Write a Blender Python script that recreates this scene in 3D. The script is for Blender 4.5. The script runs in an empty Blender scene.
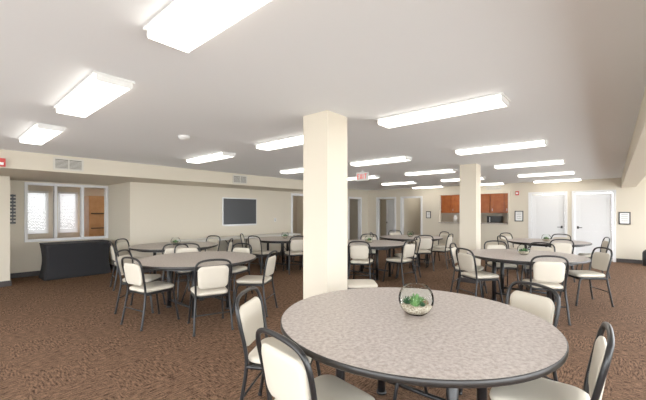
import bpy, math, random
from mathutils import Vector, Matrix
random.seed(4)
scene = bpy.context.scene
CEIL = 2.45
# ------------------------------------------------------------ materials
def mat(name, col, rough=0.6, metal=0.0, emit=None, estr=0.0, noise=None, trans=0.0, bump=None, coat=0.0):
    m = bpy.data.materials.new(name); m.use_nodes = True
    nt = m.node_tree; b = nt.nodes['Principled BSDF']
    b.inputs['Base Color'].default_value = (*col, 1)
    b.inputs['Roughness'].default_value = rough
    b.inputs['Metallic'].default_value = metal
    b.inputs['Transmission Weight'].default_value = trans
    b.inputs['Coat Weight'].default_value = coat
    if emit:
        b.inputs['Emission Color'].default_value = (*emit, 1)
        b.inputs['Emission Strength'].default_value = estr
    if noise:
        col2, scale, lo, hi = noise
        tc = nt.nodes.new('ShaderNodeTexCoord')
        n = nt.nodes.new('ShaderNodeTexNoise'); n.inputs['Scale'].default_value = scale
        n.inputs['Detail'].default_value = 8; n.inputs['Roughness'].default_value = .65
        r = nt.nodes.new('ShaderNodeValToRGB')
        r.color_ramp.elements[0].position = lo; r.color_ramp.elements[0].color = (*col, 1)
        r.color_ramp.elements[1].position = hi; r.color_ramp.elements[1].color = (*col2, 1)
        nt.links.new(tc.outputs['Object'], n.inputs['Vector'])
        nt.links.new(n.outputs['Fac'], r.inputs['Fac'])
        nt.links.new(r.outputs['Color'], b.inputs['Base Color'])
    if bump:
        tc = nt.nodes.new('ShaderNodeTexCoord')
        n = nt.nodes.new('ShaderNodeTexNoise'); n.inputs['Scale'].default_value = bump[0]
        bp = nt.nodes.new('ShaderNodeBump'); bp.inputs['Strength'].default_value = bump[1]
        bp.inputs['Distance'].default_value = 0.002
        nt.links.new(tc.outputs['Object'], n.inputs['Vector'])
        nt.links.new(n.outputs['Fac'], bp.inputs['Height'])
        nt.links.new(bp.outputs['Normal'], b.inputs['Normal'])
    return m

M_wall = mat('wall_paint', (0.655, 0.59, 0.475), 0.85, bump=(60, .2))
M_ceil = mat('ceiling_paint', (0.85, 0.865, 0.88), 0.9, bump=(80, .2))
M_trimw = mat('white_trim', (0.76, 0.76, 0.76), 0.45)
M_base = mat('dark_baseboard', (0.03, 0.022, 0.02), 0.5)
M_black = mat('black_metal', (0.007, 0.007, 0.008), 0.35)
M_blackpl = mat('black_edge', (0.012, 0.010, 0.009), 0.4)
M_vinyl = mat('cream_vinyl', (0.62, 0.565, 0.465), 0.45, bump=(150, .3))
M_lam = mat('grey_laminate', (0.30, 0.245, 0.215), 0.36, noise=((0.52, 0.465, 0.43), 42, 0.36, 0.62))
M_cloth = mat('black_cloth', (0.008, 0.008, 0.010), 0.85)
M_lens = mat('lamp_lens', (0.9, 0.9, 0.88), 0.5, emit=(1.0, 0.94, 0.85), estr=5.5)
M_metalw = mat('white_enamel', (0.8, 0.8, 0.78), 0.4)
M_vent = mat('vent_grey', (0.60, 0.57, 0.50), 0.5)
M_ventd = mat('vent_dark', (0.12, 0.11, 0.10), 0.7)
M_board = mat('dark_board', (0.02, 0.023, 0.027), 0.4)
M_alu = mat('aluminium', (0.6, 0.6, 0.6), 0.35, 0.9)
M_red = mat('red_plastic', (0.55, 0.02, 0.015), 0.4)
M_redl = mat('red_letters', (0.8, 0.03, 0.02), 0.4, emit=(1, .05, .03), estr=.3)
M_wood = mat('cherry_wood', (0.36, 0.08, 0.018), 0.4, noise=((0.50, 0.15, 0.035), 5, .3, .7))
M_oak = mat('oak_wood', (0.50, 0.22, 0.08), 0.5, noise=((0.6, 0.3, 0.12), 6, .3, .7))
M_counter = mat('counter_top', (0.45, 0.4, 0.34), 0.35, noise=((0.3, 0.26, .22), 30, .4, .6))
M_paper = mat('paper', (0.8, 0.8, 0.78), 0.7)
M_green = mat('succulent_green', (0.05, 0.16, 0.03), 0.5, noise=((0.16, 0.32, 0.10), 30, .4, .6))
M_green2 = mat('succulent_dark', (0.02, 0.075, 0.025), 0.5)
M_rosy = mat('succulent_rosy', (0.30, 0.10, 0.07), 0.5, noise=((0.25, 0.3, 0.15), 40, .4, .6))
M_soil = mat('pebbles', (0.20, 0.13, 0.08), 0.9, noise=((0.65, 0.58, 0.46), 90, .4, .6))
M_glass = bpy.data.materials.new('bowl_glass'); M_glass.use_nodes = True
nt = M_glass.node_tree; nt.nodes.clear()
o = nt.nodes.new('ShaderNodeOutputMaterial'); mx = nt.nodes.new('ShaderNodeMixShader')
tr = nt.nodes.new('ShaderNodeBsdfTransparent'); tr.inputs[0].default_value = (0.95, 0.975, 0.965, 1)
gl = nt.nodes.new('ShaderNodeBsdfGlossy'); gl.inputs['Roughness'].default_value = .03
lw = nt.nodes.new('ShaderNodeLayerWeight'); lw.inputs[0].default_value = .11
nt.links.new(lw.outputs['Fresnel'], mx.inputs[0]); nt.links.new(tr.outputs[0], mx.inputs[1]); nt.links.new(gl.outputs[0], mx.inputs[2])
nt.links.new(mx.outputs[0], o.inputs[0])
M_outside = mat('pale_bounce_ground', (0.62, 0.60, 0.56), 0.9)  # unseen ground, made pale to bounce daylight up onto the ceiling

# carpet
M_carpet = bpy.data.materials.new('brown_carpet'); M_carpet.use_nodes = True
nt = M_carpet.node_tree; b = nt.nodes['Principled BSDF']; b.inputs['Roughness'].default_value = 0.95
b.inputs['Specular IOR Level'].default_value = 0.1
geo = nt.nodes.new('ShaderNodeNewGeometry')
def mapping(scale, rot=0):
    mp = nt.nodes.new('ShaderNodeMapping'); mp.inputs['Scale'].default_value = scale
    mp.inputs['Rotation'].default_value = (0, 0, rot)
    nt.links.new(geo.outputs['Position'], mp.inputs['Vector']); return mp
def noise_n(mp, scale, det=3):
    n = nt.nodes.new('ShaderNodeTexNoise'); n.inputs['Scale'].default_value = scale; n.inputs['Detail'].default_value = det
    nt.links.new(mp.outputs[0], n.inputs['Vector']); return n
n1 = noise_n(mapping((66, 15, 1)), 1.0)
n2 = noise_n(mapping((15, 66, 1)), 1.0)
n3 = noise_n(mapping((1, 1, 1)), 90.0, 2)
chk = nt.nodes.new('ShaderNodeTexChecker'); chk.inputs['Scale'].default_value = 1.0
nt.links.new(mapping((1/0.5, 1/0.5, 0.0)).outputs[0], chk.inputs['Vector'])
mixd = nt.nodes.new('ShaderNodeMix'); mixd.data_type = 'FLOAT'
nt.links.new(chk.outputs['Fac'], mixd.inputs[0]); nt.links.new(n1.outputs['Fac'], mixd.inputs[2]); nt.links.new(n2.outputs['Fac'], mixd.inputs[3])
add = nt.nodes.new('ShaderNodeMath'); add.operation = 'MULTIPLY_ADD'; add.inputs[1].default_value = 0.38
nt.links.new(n3.outputs['Fac'], add.inputs[0])
sc = nt.nodes.new('ShaderNodeMath'); sc.operation = 'MULTIPLY'; sc.inputs[1].default_value = .62
nt.links.new(mixd.outputs[0], sc.inputs[0]); nt.links.new(sc.outputs[0], add.inputs[2])
rp = nt.nodes.new('ShaderNodeValToRGB')
rp.color_ramp.elements[0].position = .37; rp.color_ramp.elements[0].color = (0.027, 0.014, 0.008, 1)
rp.color_ramp.elements[1].position = .64; rp.color_ramp.elements[1].color = (0.245, 0.140, 0.085, 1)
nt.links.new(add.outputs[0], rp.inputs[0]); nt.links.new(rp.outputs[0], b.inputs['Base Color'])

# ------------------------------------------------------------ mesh builder
class MB:
    def __init__(s): s.v = []; s.f = []; s.m = []; s.mats = []; s.sm = []
    def mi(s, m):
        if m not in s.mats: s.mats.append(m)
        return s.mats.index(m)
    def face(s, idx, m, smooth=False): s.f.append(idx); s.m.append(m); s.sm.append(smooth)
    def box(s, lo, hi, m, M=None):
        i = len(s.v); k = s.mi(m)
        for z in (lo[2], hi[2]):
            for x, y in ((lo[0], lo[1]), (hi[0], lo[1]), (hi[0], hi[1]), (lo[0], hi[1])):
                p = Vector((x, y, z)); s.v.append(tuple(M @ p) if M else tuple(p))
        for q in ((3,2,1,0),(4,5,6,7),(0,1,5,4),(1,2,6,5),(2,3,7,6),(3,0,4,7)):
            s.face([i+a for a in q], k)
    def rings(s, rings, m, cap=True, smooth=True, closed=True):
        k = s.mi(m); n = len(rings[0]); base = len(s.v)
        for r in rings: s.v.extend([tuple(p) for p in r])
        for a in range(len(rings)-1):
            for j in range(n if closed else n-1):
                s.face([base+a*n+j, base+a*n+(j+1)%n, base+(a+1)*n+(j+1)%n, base+(a+1)*n+j], k, smooth)
        if cap:
            s.face([base+j for j in range(n)][::-1], k)
            s.face([base+(len(rings)-1)*n+j for j in range(n)], k)
    def lathe(s, prof, m, c=(0,0,0), n=32, cap=True, smooth=True):
        s.rings([[(c[0]+r*math.cos(2*math.pi*j/n), c[1]+r*math.sin(2*math.pi*j/n), c[2]+z) for j in range(n)] for r, z in prof], m, cap, smooth)
    def tube(s, pts, r, m, n=8, sub=4, cap=True):
        P = [Vector(p) for p in pts]
        if sub > 1 and len(P) > 2:
            Q = []
            for i in range(len(P)-1):
                p0 = P[max(i-1,0)]; p1 = P[i]; p2 = P[i+1]; p3 = P[min(i+2,len(P)-1)]
                for t in [k/sub for k in range(sub)]:
                    Q.append(0.5*((2*p1)+(p2-p0)*t+(2*p0-5*p1+4*p2-p3)*t*t+(3*p1-p0-3*p2+p3)*t**3))
            Q.append(P[-1]); P = Q
        rings = []; nrm = None
        for i, p in enumerate(P):
            t = (P[min(i+1,len(P)-1)]-P[max(i-1,0)]).normalized()
            if nrm is None: nrm = t.orthogonal().normalized()
            else: nrm = (nrm - t*nrm.dot(t)).normalized()
            bn = t.cross(nrm)
            rings.append([p+r*(math.cos(2*math.pi*j/n)*nrm+math.sin(2*math.pi*j/n)*bn) for j in range(n)])
        s.rings(rings, m, cap)
    def pad(s, outline, t, fn, m):
        prof = [(0.35, 1.0), (0.75, .96), (0.92, .8), (0.985, .45), (1, 0), (0.985, -.45), (0.92, -.8), (0.75, -.96), (0.35, -1.0)]
        cx = sum(p[0] for p in outline)/len(outline); cy = sum(p[1] for p in outline)/len(outline)
        s.rings([[fn(cx+(x-cx)*k, cy+(y-cy)*k, t*d) for x, y in outline] for k, d in prof], m)
    def done(s, name, loc=(0,0,0), rot=0, parent=None):
        me = bpy.data.meshes.new(name); me.from_pydata(s.v, [], s.f)
        for m in s.mats: me.materials.append(m)
        me.polygons.foreach_set('material_index', s.m); me.polygons.foreach_set('use_smooth', s.sm)
        me.update()
        import bmesh
        bm = bmesh.new(); bm.from_mesh(me); bmesh.ops.recalc_face_normals(bm, faces=bm.faces); bm.to_mesh(me); bm.free()
        return inst(name, me, loc, rot, parent)
def inst(name, me, loc=(0,0,0), rot=0, parent=None):
    ob = bpy.data.objects.new(name, me); scene.collection.objects.link(ob)
    ob.location = loc; ob.rotation_euler = (0, 0, rot)
    if parent: ob.parent = parent
    return ob
def rrect(w, d, r, n=6, w2=None):
    pts = []
    for cx, cy, a0 in ((w/2-r, d/2-r, 0), (-(w/2-r), d/2-r, 90), (-(w/2-r), -(d/2-r), 180), (w/2-r, -(d/2-r), 270)):
        for k in range(n+1):
            a = math.radians(a0+90*k/n); pts.append([cx+r*math.cos(a), cy+r*math.sin(a)])
    if w2:
        for p in pts:
            t = (p[1]+d/2)/d; p[0] *= (w2+(w-w2)*t)/w
    return pts

# ------------------------------------------------------------ room shell
def wall(name, axis, pos, thick, a0, a1, openings, z1=CEIL, m=M_wall):
    """axis 'u': wall in plane u=pos (runs along v). axis 'v': plane v=pos (runs along u)."""
    B = MB()
    def bx(s0, s1, z0, zz):
        if s1-s0 < 1e-4 or zz-z0 < 1e-4: return
        if axis == 'u': B.box((pos, s0, z0), (pos+thick, s1, zz), m)
        else: B.box((s0, pos, z0), (s1, pos+thick, zz), m)
    cur = a0
    for s0, s1, z0, zz in sorted(openings):
        bx(cur, s0, 0, z1); bx(s0, s1, 0, z0); bx(s0, s1, zz, z1); cur = s1
    bx(cur, a1, 0, z1)
    return B.done(name)
B = MB(); B.box((-3.2, -2.8, -0.1), (17, 14, 0), M_carpet); B.done('floor')
B = MB(); B.box((-3.2, -2.8, CEIL), (17, 14, CEIL+.1), M_ceil); B.done('ceiling')
UF = 13.0
doorsF = [(-0.02, 0.89), (1.13, 2.06)]
ops = [(a, b_, 0, 2.05) for a, b_ in doorsF] + [(2.72, 5.15, 1.03, 2.12), (5.92, 6.78, 0, 2.05), (7.12, 7.98, 0, 2.05)]
wall('wall_far', 'u', UF, .14, -2.7, 10.2, ops)
wall('wall_left', 'v', 8.5, .12, 2.97, 13.0, [(8.2, 9.08, 0, 2.05), (11.55, 12.42, 0, 2.05)])
wall('wall_window', 'v', 10.0, .12, -3.1, 3.1, [(1.31, 2.96, .78, 2.13)])
B = MB(); B.box((2.97, 8.62, 0), (3.09, 10.0, CEIL), M_wall); B.done('wall_return')
B = MB(); B.box((-3.1, 9.0, 0), (.97, 10.0, CEIL), M_wall); B.done('wall_stub')
WR = [(-2.7, -.1), (.3, 2.9), (3.3, 5.9), (6.3, 8.9), (9.3, 12.7)]  # unseen right-wall windows, widened so daylight reaches the ceiling
WB = [(-2.3, .6), (1.0, 3.8), (4.2, 7.0)]  # unseen back-wall windows, added to brighten the room from behind
wall('wall_back', 'u', -3.14, .14, -2.7, 10.2, [(a, b_, .12, 2.36) for a, b_ in WB])
wall('wall_right', 'v', -2.74, .14, -3.1, 13.1, [(a, b_, .12, 2.36) for a, b_ in WR])
B = MB(); B.box((-3.0, 7.3, 2.16), (8.0, 10.0, CEIL-.001), M_wall); B.done('soffit_left')
B = MB(); B.box((-3.0, -.5, 2.17), (UF, -.2, CEIL-.001), M_wall); B.done('beam_right')
def winframe(name, axis, pos, a0, a1, z0, z1, nm=2, m=M_trimw, w=.05, dep=.1):
    B = MB()
    def bx(s0, s1, za, zb):
        if axis == 'u': B.box((pos, s0, za), (pos+dep, s1, zb), m)
        else: B.box((s0, pos, za), (s1, pos+dep, zb), m)
    bx(a0, a1, z0, z0+w); bx(a0, a1, z1-w, z1)
    for k in range(nm+1):
        x = a0+(a1-a0-w)*k/nm; bx(x, x+w, z0+w, z1-w)
    return B.done(name)
i = 1
for a, b_ in WR:
    winframe('window_%d' % i, 'v', -2.72, a, b_, .12, 2.36); i += 1
for a, b_ in WB:
    winframe('window_%d' % i, 'u', -3.12, a, b_, .12, 2.36); i += 1
winframe('window_%d' % i, 'v', 9.96, 1.31, 2.96, .78, 2.13, 3, M_trimw, .055, .14)

# baseboards
def base(name, lo, hi):
    B = MB(); B.box(lo, hi, M_base); B.done(name)
def bb_far():
    B = MB(); cur = -2.6
    for a, b_ in sorted(doorsF+[(5.92, 6.78), (7.12, 7.98)]):
        B.box((UF-.02, cur, 0), (UF-.001, a-.07, .11), M_base); cur = b_+.07
    B.box((UF-.02, cur, 0), (UF-.001, 8.5, .11), M_base)
    B.done('baseboard_far')
bb_far()
B = MB(); cur = 2.99
for a, b_ in ((8.2, 9.08), (11.55, 12.42)):
    B.box((cur, 8.48, 0), (a-.07, 8.499, .11), M_base); cur = b_+.07
B.box((cur, 8.48, 0), (UF-.02, 8.499, .11), M_base); B.done('baseboard_left')
base('baseboard_window', (.99, 9.98, 0), (2.95, 9.999, .11))
base('baseboard_return', (2.95, 8.5, 0), (2.969, 9.98, .11))
base('baseboard_stub', (-3.0, 8.98, 0), (.99, 8.999, .11))
for k, (cu, cv) in enumerate(((2.486, 2.09), (7.2, 2.1))):
    B = MB(); B.box((cu, cv, 0), (cu+.325, cv+.325, CEIL-.001), M_wall)
    B.box((cu-.012, cv-.012, 0), (cu+.337, cv+.337, .1), M_base)
    B.done('square_column')

# ------------------------------------------------------------ adjoining rooms
B = MB()
B.box((14.95, 2.0, 0), (15.05, 5.86, CEIL), M_wall); B.box((13.14, 2.0, 0), (14.95, 2.1, CEIL), M_wall)
B.box((13.14, 5.80, 0), (14.95, 5.86, CEIL), M_wall)
B.done('wall_kitchen')
B = MB(); B.box((15.8, 5.8, 0), (15.9, 9.6, CEIL), M_wall); B.box((13.14, 6.9, 0), (15.9, 7.0, CEIL), M_wall)
B.box((15.05, 5.80, 0), (15.8, 5.86, CEIL), M_wall)
B.box((13.14, 9.5, 0), (15.9, 9.6, CEIL), M_wall); B.done('wall_hall')
B = MB(); B.box((7.8, 10.4, 0), (13.0, 10.5, CEIL), M_wall); B.box((7.7, 8.62, 0), (7.8, 10.5, CEIL), M_wall)
B.box((10.3, 8.62, 0), (10.4, 10.4, CEIL), M_wall); B.done('wall_closet')
B = MB()
B.box((-.6, 10.12, 0), (-.5, 13.4, CEIL), M_wall); B.box((5.0, 10.12, 0), (5.1, 13.4, CEIL), M_wall)
B.box((3.1, 10.0, 0), (5.1, 10.12, CEIL), M_wall)
B.done('wall_office_side')
wall('wall_office_back', 'v', 13.3, .12, -.6, 5.1, [(1.3, 2.3, .8, 2.1), (2.55, 3.05, .8, 2.1), (3.9, 4.6, .8, 2.0)])
winframe('window_10', 'v', 13.28, 1.3, 2.3, .8, 2.1, 2)
winframe('window_11', 'v', 13.28, 2.55, 3.05, .8, 2.1, 1)
winframe('window_12', 'v', 13.28, 3.9, 4.6, .8, 2.0, 1)
def blind(loc, w, h, ang=62):
    B = MB(); B.box((0, -.03, h-.04), (w, .03, h), M_metalw)
    n = int(h/.045)
    for k in range(n):
        Mx = Matrix.Translation((w/2, 0, k*.045)) @ Matrix.Rotation(math.radians(ang), 4, 'X')
        B.box((-w/2, -.024, -.0012), (w/2, .024, .0012), M_trimw, Mx)
    B.done('venetian_blind', loc)
blind((1.3, 13.22, .82), 1.0, 1.28); blind((2.55, 13.22, .82), .5, 1.28)
B = MB(); B.box((3.05, 12.0, 0), (4.3, 12.5, 1.95), M_oak)
for z in (.5, .95, 1.4): B.box((3.1, 11.98, z), (4.25, 12.0, z+.03), M_base)
B.done('oak_bookcase')
# kitchen
B = MB()
for k in range(7):
    v0 = 2.15+k*.52
    B.box((14.6, v0, 1.42), (14.94, v0+.51, 2.2), M_wood)
    B.box((14.58, v0+.03, 1.45), (14.6, v0+.48, 2.17), M_wood)
    for lo, hi in (((v0+.03, 1.45), (v0+.10, 2.17)), ((v0+.41, 1.45), (v0+.48, 2.17)), ((v0+.1, 1.45), (v0+.41, 1.52)), ((v0+.1, 2.10), (v0+.41, 2.17))):
        B.box((14.565, lo[0], lo[1]), (14.58, hi[0], hi[1]), M_wood)
    B.box((14.55, v0+.43, 1.5), (14.565, v0+.445, 1.6), M_alu)
B.done('kitchen_wall_cabinet')
B = MB()
for k in range(7):
    v0 = 2.15+k*.52
    B.box((14.35, v0, .08), (14.94, v0+.51, .98), M_wood); B.box((14.33, v0+.03, .12), (14.35, v0+.48, .94), M_wood)
B.box((14.3, 2.12, .98), (14.94, 5.79, 1.02), M_counter); B.done('kitchen_base_cabinet')
B = MB(); B.box((12.85, 2.74, 1.031), (13.3, 5.13, 1.065), M_counter); B.done('serving_counter')
B = MB(); B.box((14.45, 3.3, 1.021), (14.8, 3.8, 1.3), M_black); B.box((14.44, 3.34, 1.05), (14.45, 3.65, 1.27), M_board); B.box((14.43, 3.68, 1.06), (14.45, 3.70, 1.26), M_alu); B.done('microwave')
B = MB(); B.lathe([(.06, 0), (.09, .05), (.09, .2), (.05, .26), (.04, .3)], M_metalw, n=20); B.done('water_pitcher', (14.6, 5.1, 1.02))

# ------------------------------------------------------------ doors
def frame(name, axis, pos, a0, a1, zt=2.05):
    B = MB(); w = .065
    def bx(s0, s1, za, zb):
        if axis == 'u': B.box((pos-.02, s0, za), (pos+.16, s1, zb), M_trimw)
        else: B.box((s0, pos-.02, za), (s1, pos+.14, zb), M_trimw)
    bx(a0-w, a0+.01, 0, zt+w); bx(a1-.01, a1+w, 0, zt+w); bx(a0, a1, zt-.01, zt+w)
    B.done(name)
def door(name, w, loc, rot, m=M_trimw, hs=1):
    B = MB(); h = 2.02; t = .02
    B.box((.003, -t*.3, .01), (w-.003, t*.3, h), m)
    for lo, hi in (((.003, .01), (.12, h)), ((w-.12, .01), (w-.003, h)), ((.12, .01), (w-.12, .22)), ((.12, .92), (w-.12, 1.07)), ((.12, 1.88), (w-.12, h))):
        B.box((lo[0], -t, lo[1]), (hi[0], t, hi[1]), m)
    for z0, z1 in ((.27, .87), (1.12, 1.83)):
        B.box((.17, -t*.85, z0), (w-.17, t*.85, z1), m)
    for s in (-1, 1):
        hx = w-.07 if hs > 0 else .07
        B.tube([(hx, s*t, .98), (hx, s*(t+.05), .98)], .014, M_black)
        B.tube([(hx, s*(t+.05), .98), (hx-hs*.11, s*(t+.05), .98)], .011, M_black)
        B.box((hx-.025, min(s*t, s*(t+.006)), .94), (hx+.025, max(s*t, s*(t+.006)), 1.02), M_black)
    B.done(name, loc, rot)
k = 1
for a, b_ in doorsF:
    frame('trim_%d' % k, 'u', UF, a, b_); door('door_%d' % k, b_-a-.03, (UF+.05, a+.015, 0), math.pi/2, hs=1 if k == 1 else -1); k += 1
for a, b_, ang in ((5.92, 6.78, 20), (7.12, 7.98, 60)):
    frame('trim_%d' % k, 'u', UF, a, b_); door('door_%d' % k, .83, (UF+.17, a+.02, 0), math.radians(ang)); k += 1
for a, b_, ang in ((8.2, 9.08, 60), (11.55, 12.42, 75)):
    frame('trim_%d' % k, 'v', 8.5, a, b_); door('door_%d' % k, .84, (a+.02, 8.66, 0), math.radians(ang), M_oak if a < 9 else M_trimw); k += 1
B = MB()
B.box((12.97, 2.66, 1.03), (12.999, 2.73, 2.19), M_wall); B.box((12.97, 5.14, 1.03), (12.999, 5.21, 2.19), M_wall); B.box((12.97, 2.73, 2.12), (12.999, 5.14, 2.19), M_wall)
B.done('trim_%d' % k)

# ------------------------------------------------------------ ceiling lamps
B = MB(); L = 1.2
sec = [(-.112, -.001), (-.115, -.045), (-.107, -.056), (.107, -.056), (.115, -.045), (.112, -.001)]
B.rings([[(x, y, z) for x, z in sec] for y in (.012, L-.012)], M_lens, cap=True, smooth=False)
B.box((-.132, -.01, -.014), (.132, L+.01, 0), M_metalw)
for y in (0, L-.012):
    B.rings([[(x*1.03, yy, z*1.03) for x, z in sec] for yy in (y, y+.012)], M_metalw, smooth=False)
me = None
for vf in (1.89, 3.95, 6.02):
    for ku in range(-1, 6):
        u = .86+2.33*ku
        if me is None:
            ob = B.done('fluorescent_ceiling_lamp', (u, vf-L, CEIL-.002)); me = ob.data
        else: inst('fluorescent_ceiling_lamp', me, (u, vf-L, CEIL-.002))
for p in ((14.0, 2.66), (14.0, 4.26), (14.4, 7.46), (2.0, 10.6), (3.9, 10.6), (9.0, 8.96)):  # added lamps that brighten kitchen, hall, office and closet
    inst('fluorescent_ceiling_lamp', me, (p[0], p[1], CEIL-.002))
inst('fluorescent_ceiling_lamp', me, (14.9, 6.4, CEIL-.002), math.pi/2)  # another lamp added to light the hall

# ------------------------------------------------------------ small fixtures
def vent(loc, w, h, axis='v'):
    B = MB(); B.box((-w/2, -.012, -h/2), (w/2, 0, h/2), M_vent)
    B.box((-w/2+.03, -.014, -h/2+.03), (w/2-.03, -.012, h/2-.03), M_ventd)
    n = 7
    for k in range(n):
        z = -h/2+.035+(h-.07)*k/n; B.box((-w/2+.03, -.02, z), (w/2-.03, -.013, z+.009), M_vent)
    B.box((-.008, -.021, -h/2+.03), (.008, -.013, h/2-.03), M_vent)
    B.done('air_vent', loc, 0 if axis == 'v' else -math.pi/2)
vent((1.55, 7.299, 2.30), .44, .22); vent((5.16, 7.299, 2.30), .44, .22)
vent((12.999, 3.2, 2.32), .5, .14, 'u')
vent((12.999, -1.5, 2.3), .5, .14, 'u')
B = MB(); B.lathe([(.07, 0), (.07, -.02), (.05, -.045), (.02, -.05)], M_metalw, n=24); B.done('smoke_detector', (2.12, 4.22, CEIL))
B = MB(); B.lathe([(.04, 0), (.04, -.01), (.01, -.012), (.01, -.04), (.025, -.045)], M_alu, n=16); B.done('fire_sprinkler', (3.9, 3.0, CEIL))
B = MB(); B.box((-.012, -.17, -.1), (.012, .17, .1), M_metalw); B.box((-.01, -.02, .1), (.01, .02, .145), M_metalw)
def stroke(y0, z0, y1, z1, w=.014):
    d = Vector((0, y1-y0, z1-z0)); n = Vector((0, -d.z, d.y)).normalized()*w/2
    rr = [[Vector((x, y0, z0))+n, Vector((x, y0, z0))-n, Vector((x, y1, z1))-n, Vector((x, y1, z1))+n] for x in (-.016, -.011)]
    B.rings(rr, M_redl, smooth=False)
hh = .055
Y = lambda t: .13-t*.26
def L_(a, za, b_, zb): stroke(Y(a), za, Y(b_), zb)
L_(0, -hh, 0, hh); L_(0, hh, .18, hh); L_(0, 0, .15, 0); L_(0, -hh, .18, -hh)
L_(.28, -hh, .48, hh); L_(.28, hh, .48, -hh); L_(.6, -hh, .6, hh); L_(.72, hh, 1, hh); L_(.86, hh, .86, -hh)
B.done('exit_sign', (6.65, 4.5, CEIL-.145))
B = MB(); B.box((-.06, -.05, -.065), (.06, 0, .065), M_red); B.box((-.035, -.06, -.04), (.035, -.05, .0), M_metalw); B.done('fire_alarm_strobe', (.67, 7.299, 2.24))
B = MB(); B.box((-.05, 0, -.07), (0, .1, .07), M_red); B.box((-.055, .02, -.03), (-.05, .08, .03), M_metalw); B.done('fire_alarm_strobe', (12.999, 2.4, 2.1))
B = MB(); B.box((5.40, 8.47, 1.07), (6.62, 8.499, 1.88), M_alu); B.box((5.425, 8.465, 1.095), (6.595, 8.472, 1.855), M_board)
B.box((5.45, 8.42, 1.05), (6.57, 8.47, 1.07), M_alu); B.done('wall_blackboard')
def notice(v, z, w, h):
    B = MB(); B.box((-.02, -w/2, -h/2), (0, w/2, h/2), M_black); B.box((-.022, -w/2+.03, -h/2+.03), (-.02, w/2-.03, h/2-.03), M_paper)
    for k in range(4): B.box((-.023, -w/2+.06, h/2-.08-k*.06), (-.022, w/2-.06, h/2-.07-k*.06), M_ventd)
    B.done('framed_notice', (12.999, v, z))
notice(2.40, 1.32, .26, .36); notice(-.27, 1.28, .26, .36); notice(5.6, 1.35, .2, .28)
B = MB()
for k in range(9): B.box((-.05, -.012, k*.075), (.05, 0, k*.075+.045), M_black)
B.box((-.012, -.01, 0), (.012, 0, .65), M_black); B.done('slatted_wall_hanging', (1.12, 9.999, 1.2))
for p in ((4.2, 8.499, .4), (7.4, 8.499, 1.2)):
    B = MB(); B.box((-.04, -.008, -.06), (.04, 0, .06), M_trimw); B.box((-.015, -.011, .01), (.015, -.008, .04), M_ventd); B.box((-.015, -.011, -.04), (.015, -.008, -.01), M_ventd); B.done('wall_outlet', p)

# ------------------------------------------------------------ tables
def table_mesh(R=.86):
    B = MB(); n = 72
    B.lathe([(R-.004, .760), (R-.004, .7605)], M_lam, n=n)
    B.lathe([(R-.03, .722), (R-.004, .724), (R+.002, .73), (R+.002, .755), (R-.003, .7603)], M_blackpl, n=n)
    B.lathe([(R-.12, .69), (R-.12, .722), (R-.14, .722), (R-.14, .69)], M_black, n=n, cap=False)
    for sx in (-1, 1):
        x = sx*.27
        for sy in (-1, 1):
            B.lathe([(.032, .02), (.032, .72)], M_black, (x, sy*.38, 0), 14)
            B.lathe([(.04, 0), (.04, .02)], M_black, (x, sy*.38, 0), 14)
        B.tube([(x, -.38, .12), (x, .38, .12)], .018, M_black, sub=1)
        B.box((x-.025, -.42, .69), (x+.025, .42, .722), M_black)
        B.tube([(x, 0, .12), (sx*.05, 0, .70)], .012, M_black, sub=1)
    return B
T = [(2.086, 1.03), (2.62, 4.77), (6.32, 1.1), (3.33, 7.0), (6.1, 6.6), (6.47, 4.2), (8.75, 4.3), (9.6, 1.2)]
tm = None
for p in T:
    if tm is None: tm = table_mesh().done('round_banquet_table', (*p, 0)).data
    else: inst('round_banquet_table', tm, (*p, 0))
B = MB(); B.box((-.92, -.38, .72), (.92, .38, .755), M_metalw)
for sx in (-1, 1):
    for sy in (-1, 1): B.tube([(sx*.7, sy*.3, 0), (sx*.7, sy*.3, .72)], .016, M_black, sub=1)
    B.tube([(sx*.7, -.3, .15), (sx*.7, .3, .15)], .014, M_black, sub=1)
    B.tube([(sx*.7, 0, .15), (sx*.25, 0, .71)], .01, M_black, sub=1)
me = B.done('folding_table', (4.95, 8.05, 0)).data
inst('folding_table', me, (6.85, 8.05, 0))

B = MB(); a, d, h = .62, .34, .75
def sk(z):
    t = z/h
    return [(x*(1-.07*math.sin(math.pi*t)), y*(1-.12*math.sin(math.pi*t)), z) for x, y in rrect(2*a*(1.03-.03*t), 2*d, .05, 4)]
B.rings([sk(h*k/14) for k in range(15)], M_cloth)
B.rings([[(x*1.01, y*1.01, z) for x, y in rrect(2*a, 2*d, .06, 4)] for z in (.745, .765)], M_cloth)
B.done('black_draped_table', (2.15, 9.42, 0))

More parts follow.
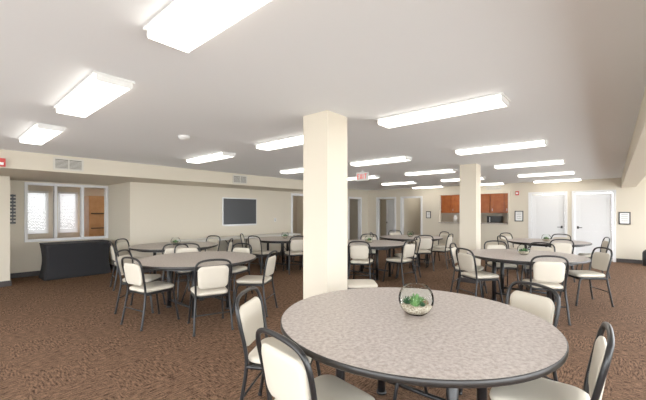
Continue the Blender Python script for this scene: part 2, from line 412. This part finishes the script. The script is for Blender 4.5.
# ------------------------------------------------------------ chairs
def chair_mesh():
    B = MB(); r = .0135
    loop = [(-.225, -.27, .0), (-.215, -.235, .2), (-.20, -.205, .42), (-.20, -.215, .55), (-.212, -.245, .70), (-.205, -.27, .81), (-.15, -.285, .868), (0, -.29, .885),
            (.15, -.285, .868), (.205, -.27, .81), (.212, -.245, .70), (.20, -.215, .55), (.20, -.205, .42), (.215, -.235, .2), (.225, -.27, .0)]
    B.tube(loop, r, M_black, n=10, sub=4)
    for s in (-1, 1):
        B.tube([(s*.22, .25, 0), (s*.205, .21, .25), (s*.198, .185, .385), (s*.195, .15, .418), (s*.195, 0, .42), (s*.20, -.205, .425)], r, M_black, n=10)
        B.lathe([(.016, 0), (.016, .02)], M_black, (s*.22, .25, 0), 10); B.lathe([(.016, 0), (.016, .02)], M_black, (s*.225, -.27, 0), 10)
    B.tube([(-.2, .17, .405), (.2, .17, .405)], .01, M_black, sub=1); B.tube([(-.2, -.17, .415), (.2, -.17, .415)], .01, M_black, sub=1)
    B.tube([(-.213, -.23, .22), (.213, -.23, .22)], .008, M_black, sub=1)
    B.rings([[(x, y-.0, z) for x, y in rrect(.42, .43, .07, 6, .38)] for z in (.425, .437)], M_black, smooth=False)
    B.pad(rrect(.43, .44, .08, 8, .385), .030, lambda x, y, d: (x, y+.0, .463+d+.006*(1-(x/.22)**2)), M_vinyl)
    ol = []
    for x, y in rrect(.375, .265, .06, 8, .35):
        ol.append((x, y + (.022*(1-(x/.19)**2) if y > 0 else 0)))
    def fn(x, y, d):
        z = .665+y
        yy = -.222-(z-.55)*.155 - .012*(1-(x/.2)**2)
        return (x, yy+d, z)
    B.pad(ol, .019, fn, M_vinyl)
    return B
CH = {
 0: [(1.50, 2.01), (1.06, 1.18), (2.16, .03), (3.1, .48)],
 1: [(1.62, 4.6), (2.2, 3.64), (3.22, 3.76), (1.85, 5.55), (3.65, 5.1), (3.0, 5.85)],
 2: [(5.25, .62), (5.42, 1.75), (6.2, 2.2), (7.0, .12), (7.25, 1.75), (7.4, 1.0)],
 3: [(2.2, 7.2), (2.85, 5.98), (4.15, 6.2), (4.4, 7.3), (2.6, 7.9)],
 4: [(5.0, 6.5), (5.6, 5.6), (6.7, 5.6), (7.2, 6.7), (5.3, 7.4)],
 5: [(5.42, 3.75), (6.3, 3.1), (5.6, 5.0), (7.25, 3.4), (7.4, 4.8)],
 6: [(7.9, 3.5), (8.8, 3.2), (9.7, 3.7), (8.0, 5.1), (9.5, 5.2)],
 7: [(8.6, .8), (8.9, 2.0), (9.9, .1), (10.6, 1.0), (10.2, 2.2)],
}
cm = None
def put_chair(bu, bv, fx, fy):
    global cm
    dx, dy = fx-bu, fy-bv; l = math.hypot(dx, dy); dx /= l; dy /= l
    loc = (bu+dx*.27, bv+dy*.27, 0); rot = math.atan2(dy, dx)-math.pi/2
    if cm is None: cm = chair_mesh().done('banquet_chair', loc, rot).data
    else: inst('banquet_chair', cm, loc, rot)
for ti, lst in CH.items():
    for bu, bv in lst: put_chair(bu, bv, *T[ti])
put_chair(3.68, 2.85, 4.33, 2.1)

# ------------------------------------------------------------ terrarium bowls
def bowl():
    B = MB(); R = .118
    prof = []
    for k in range(19):
        a = math.radians(-62+k*(62+50)/18); prof.append((R*math.cos(a), .104+R*math.sin(a)))
    prof[0] = (prof[0][0], 0)
    B.lathe([(0.002, 0)]+prof, M_glass, n=40, cap=False)
    rr = prof[-1]
    B.tube([(rr[0]*math.cos(2*math.pi*j/40), rr[0]*math.sin(2*math.pi*j/40), rr[1]) for j in range(41)], .0025, M_glass, sub=1, n=6)
    B.lathe([(.045, .006), (.085, .025), (.105, .055), (.085, .066), (.03, .072)], M_soil, n=24)
    random.seed(7)
    for cx, cy, s, m in ((-.055, -.02, 1.1, M_green), (.045, .025, 1.3, M_green2), (.025, -.055, .85, M_rosy), (-.03, .05, 1.2, M_green2), (-.005, .0, 1.7, M_green), (.065, -.015, .9, M_green), (-.03, -.06, .7, M_green2)):
        for ring, (n, tilt, ln) in enumerate(((8, 70, .034), (7, 45, .038), (5, 18, .042))):
            for j in range(n):
                a = 2*math.pi*(j+.5*ring)/n; t = math.radians(tilt)
                dv = Vector((math.cos(a)*math.sin(t), math.sin(a)*math.sin(t), math.cos(t)))
                o_ = Vector((cx, cy, .066)); side = dv.cross(Vector((0, 0, 1))).normalized(); up = side.cross(dv)
                rr = []
                for q, w in ((0, .003), (.4, .0055), (.75, .005), (.95, .002), (1.0, .0005)):
                    c = o_+dv*ln*s*q+Vector((0, 0, .006*q*q))
                    rr.append([c+side*w*s*math.cos(b_)+up*w*.5*s*math.sin(b_) for b_ in [k*math.pi/3 for k in range(6)]])
                B.rings(rr, m)
    return B
bm_ = bowl().done('succulent_terrarium', (2.16, 1.02, .7607)).data
for p in (T[2], T[3], T[5], T[7], T[4], T[6]):
    o_ = inst('succulent_terrarium', bm_, (p[0], p[1], .7607), random.random()*6)
    o_.scale = (.8, .8, .8)
B = MB(); B.lathe([(.12, 0), (.13, .02), (.13, .35), (.11, .4), (.05, .45), (.04, .52)], M_board, n=24); B.done('floor_bottle', (12.6, -.75, 0))  # dark bottle standing on the floor by the far wall

# ------------------------------------------------------------ outside / world
B = MB(); B.box((-30, -30, -.35), (40, 40, -.25), M_outside); B.done('ground')
w = bpy.data.worlds.new('sky'); scene.world = w; w.use_nodes = True
nt = w.node_tree; bg = nt.nodes['Background']; bg.inputs[0].default_value = (.93, .965, 1.0, 1); bg.inputs[1].default_value = 9.0

# ------------------------------------------------------------ camera
cam = bpy.data.cameras.new('camera'); co = bpy.data.objects.new('camera', cam); scene.collection.objects.link(co)
co.location = (0, 0, 1.46); co.rotation_euler = (math.pi/2, 0, math.radians(-49.2))
cam.sensor_width = 36; cam.lens = 335/646*36; cam.shift_y = 12/646; cam.clip_start = .05
scene.camera = co
scene.view_settings.view_transform = 'Standard'
scene.view_settings.exposure = 0.1
scene.view_settings.gamma = 1.15
print('done', len(bpy.data.objects))
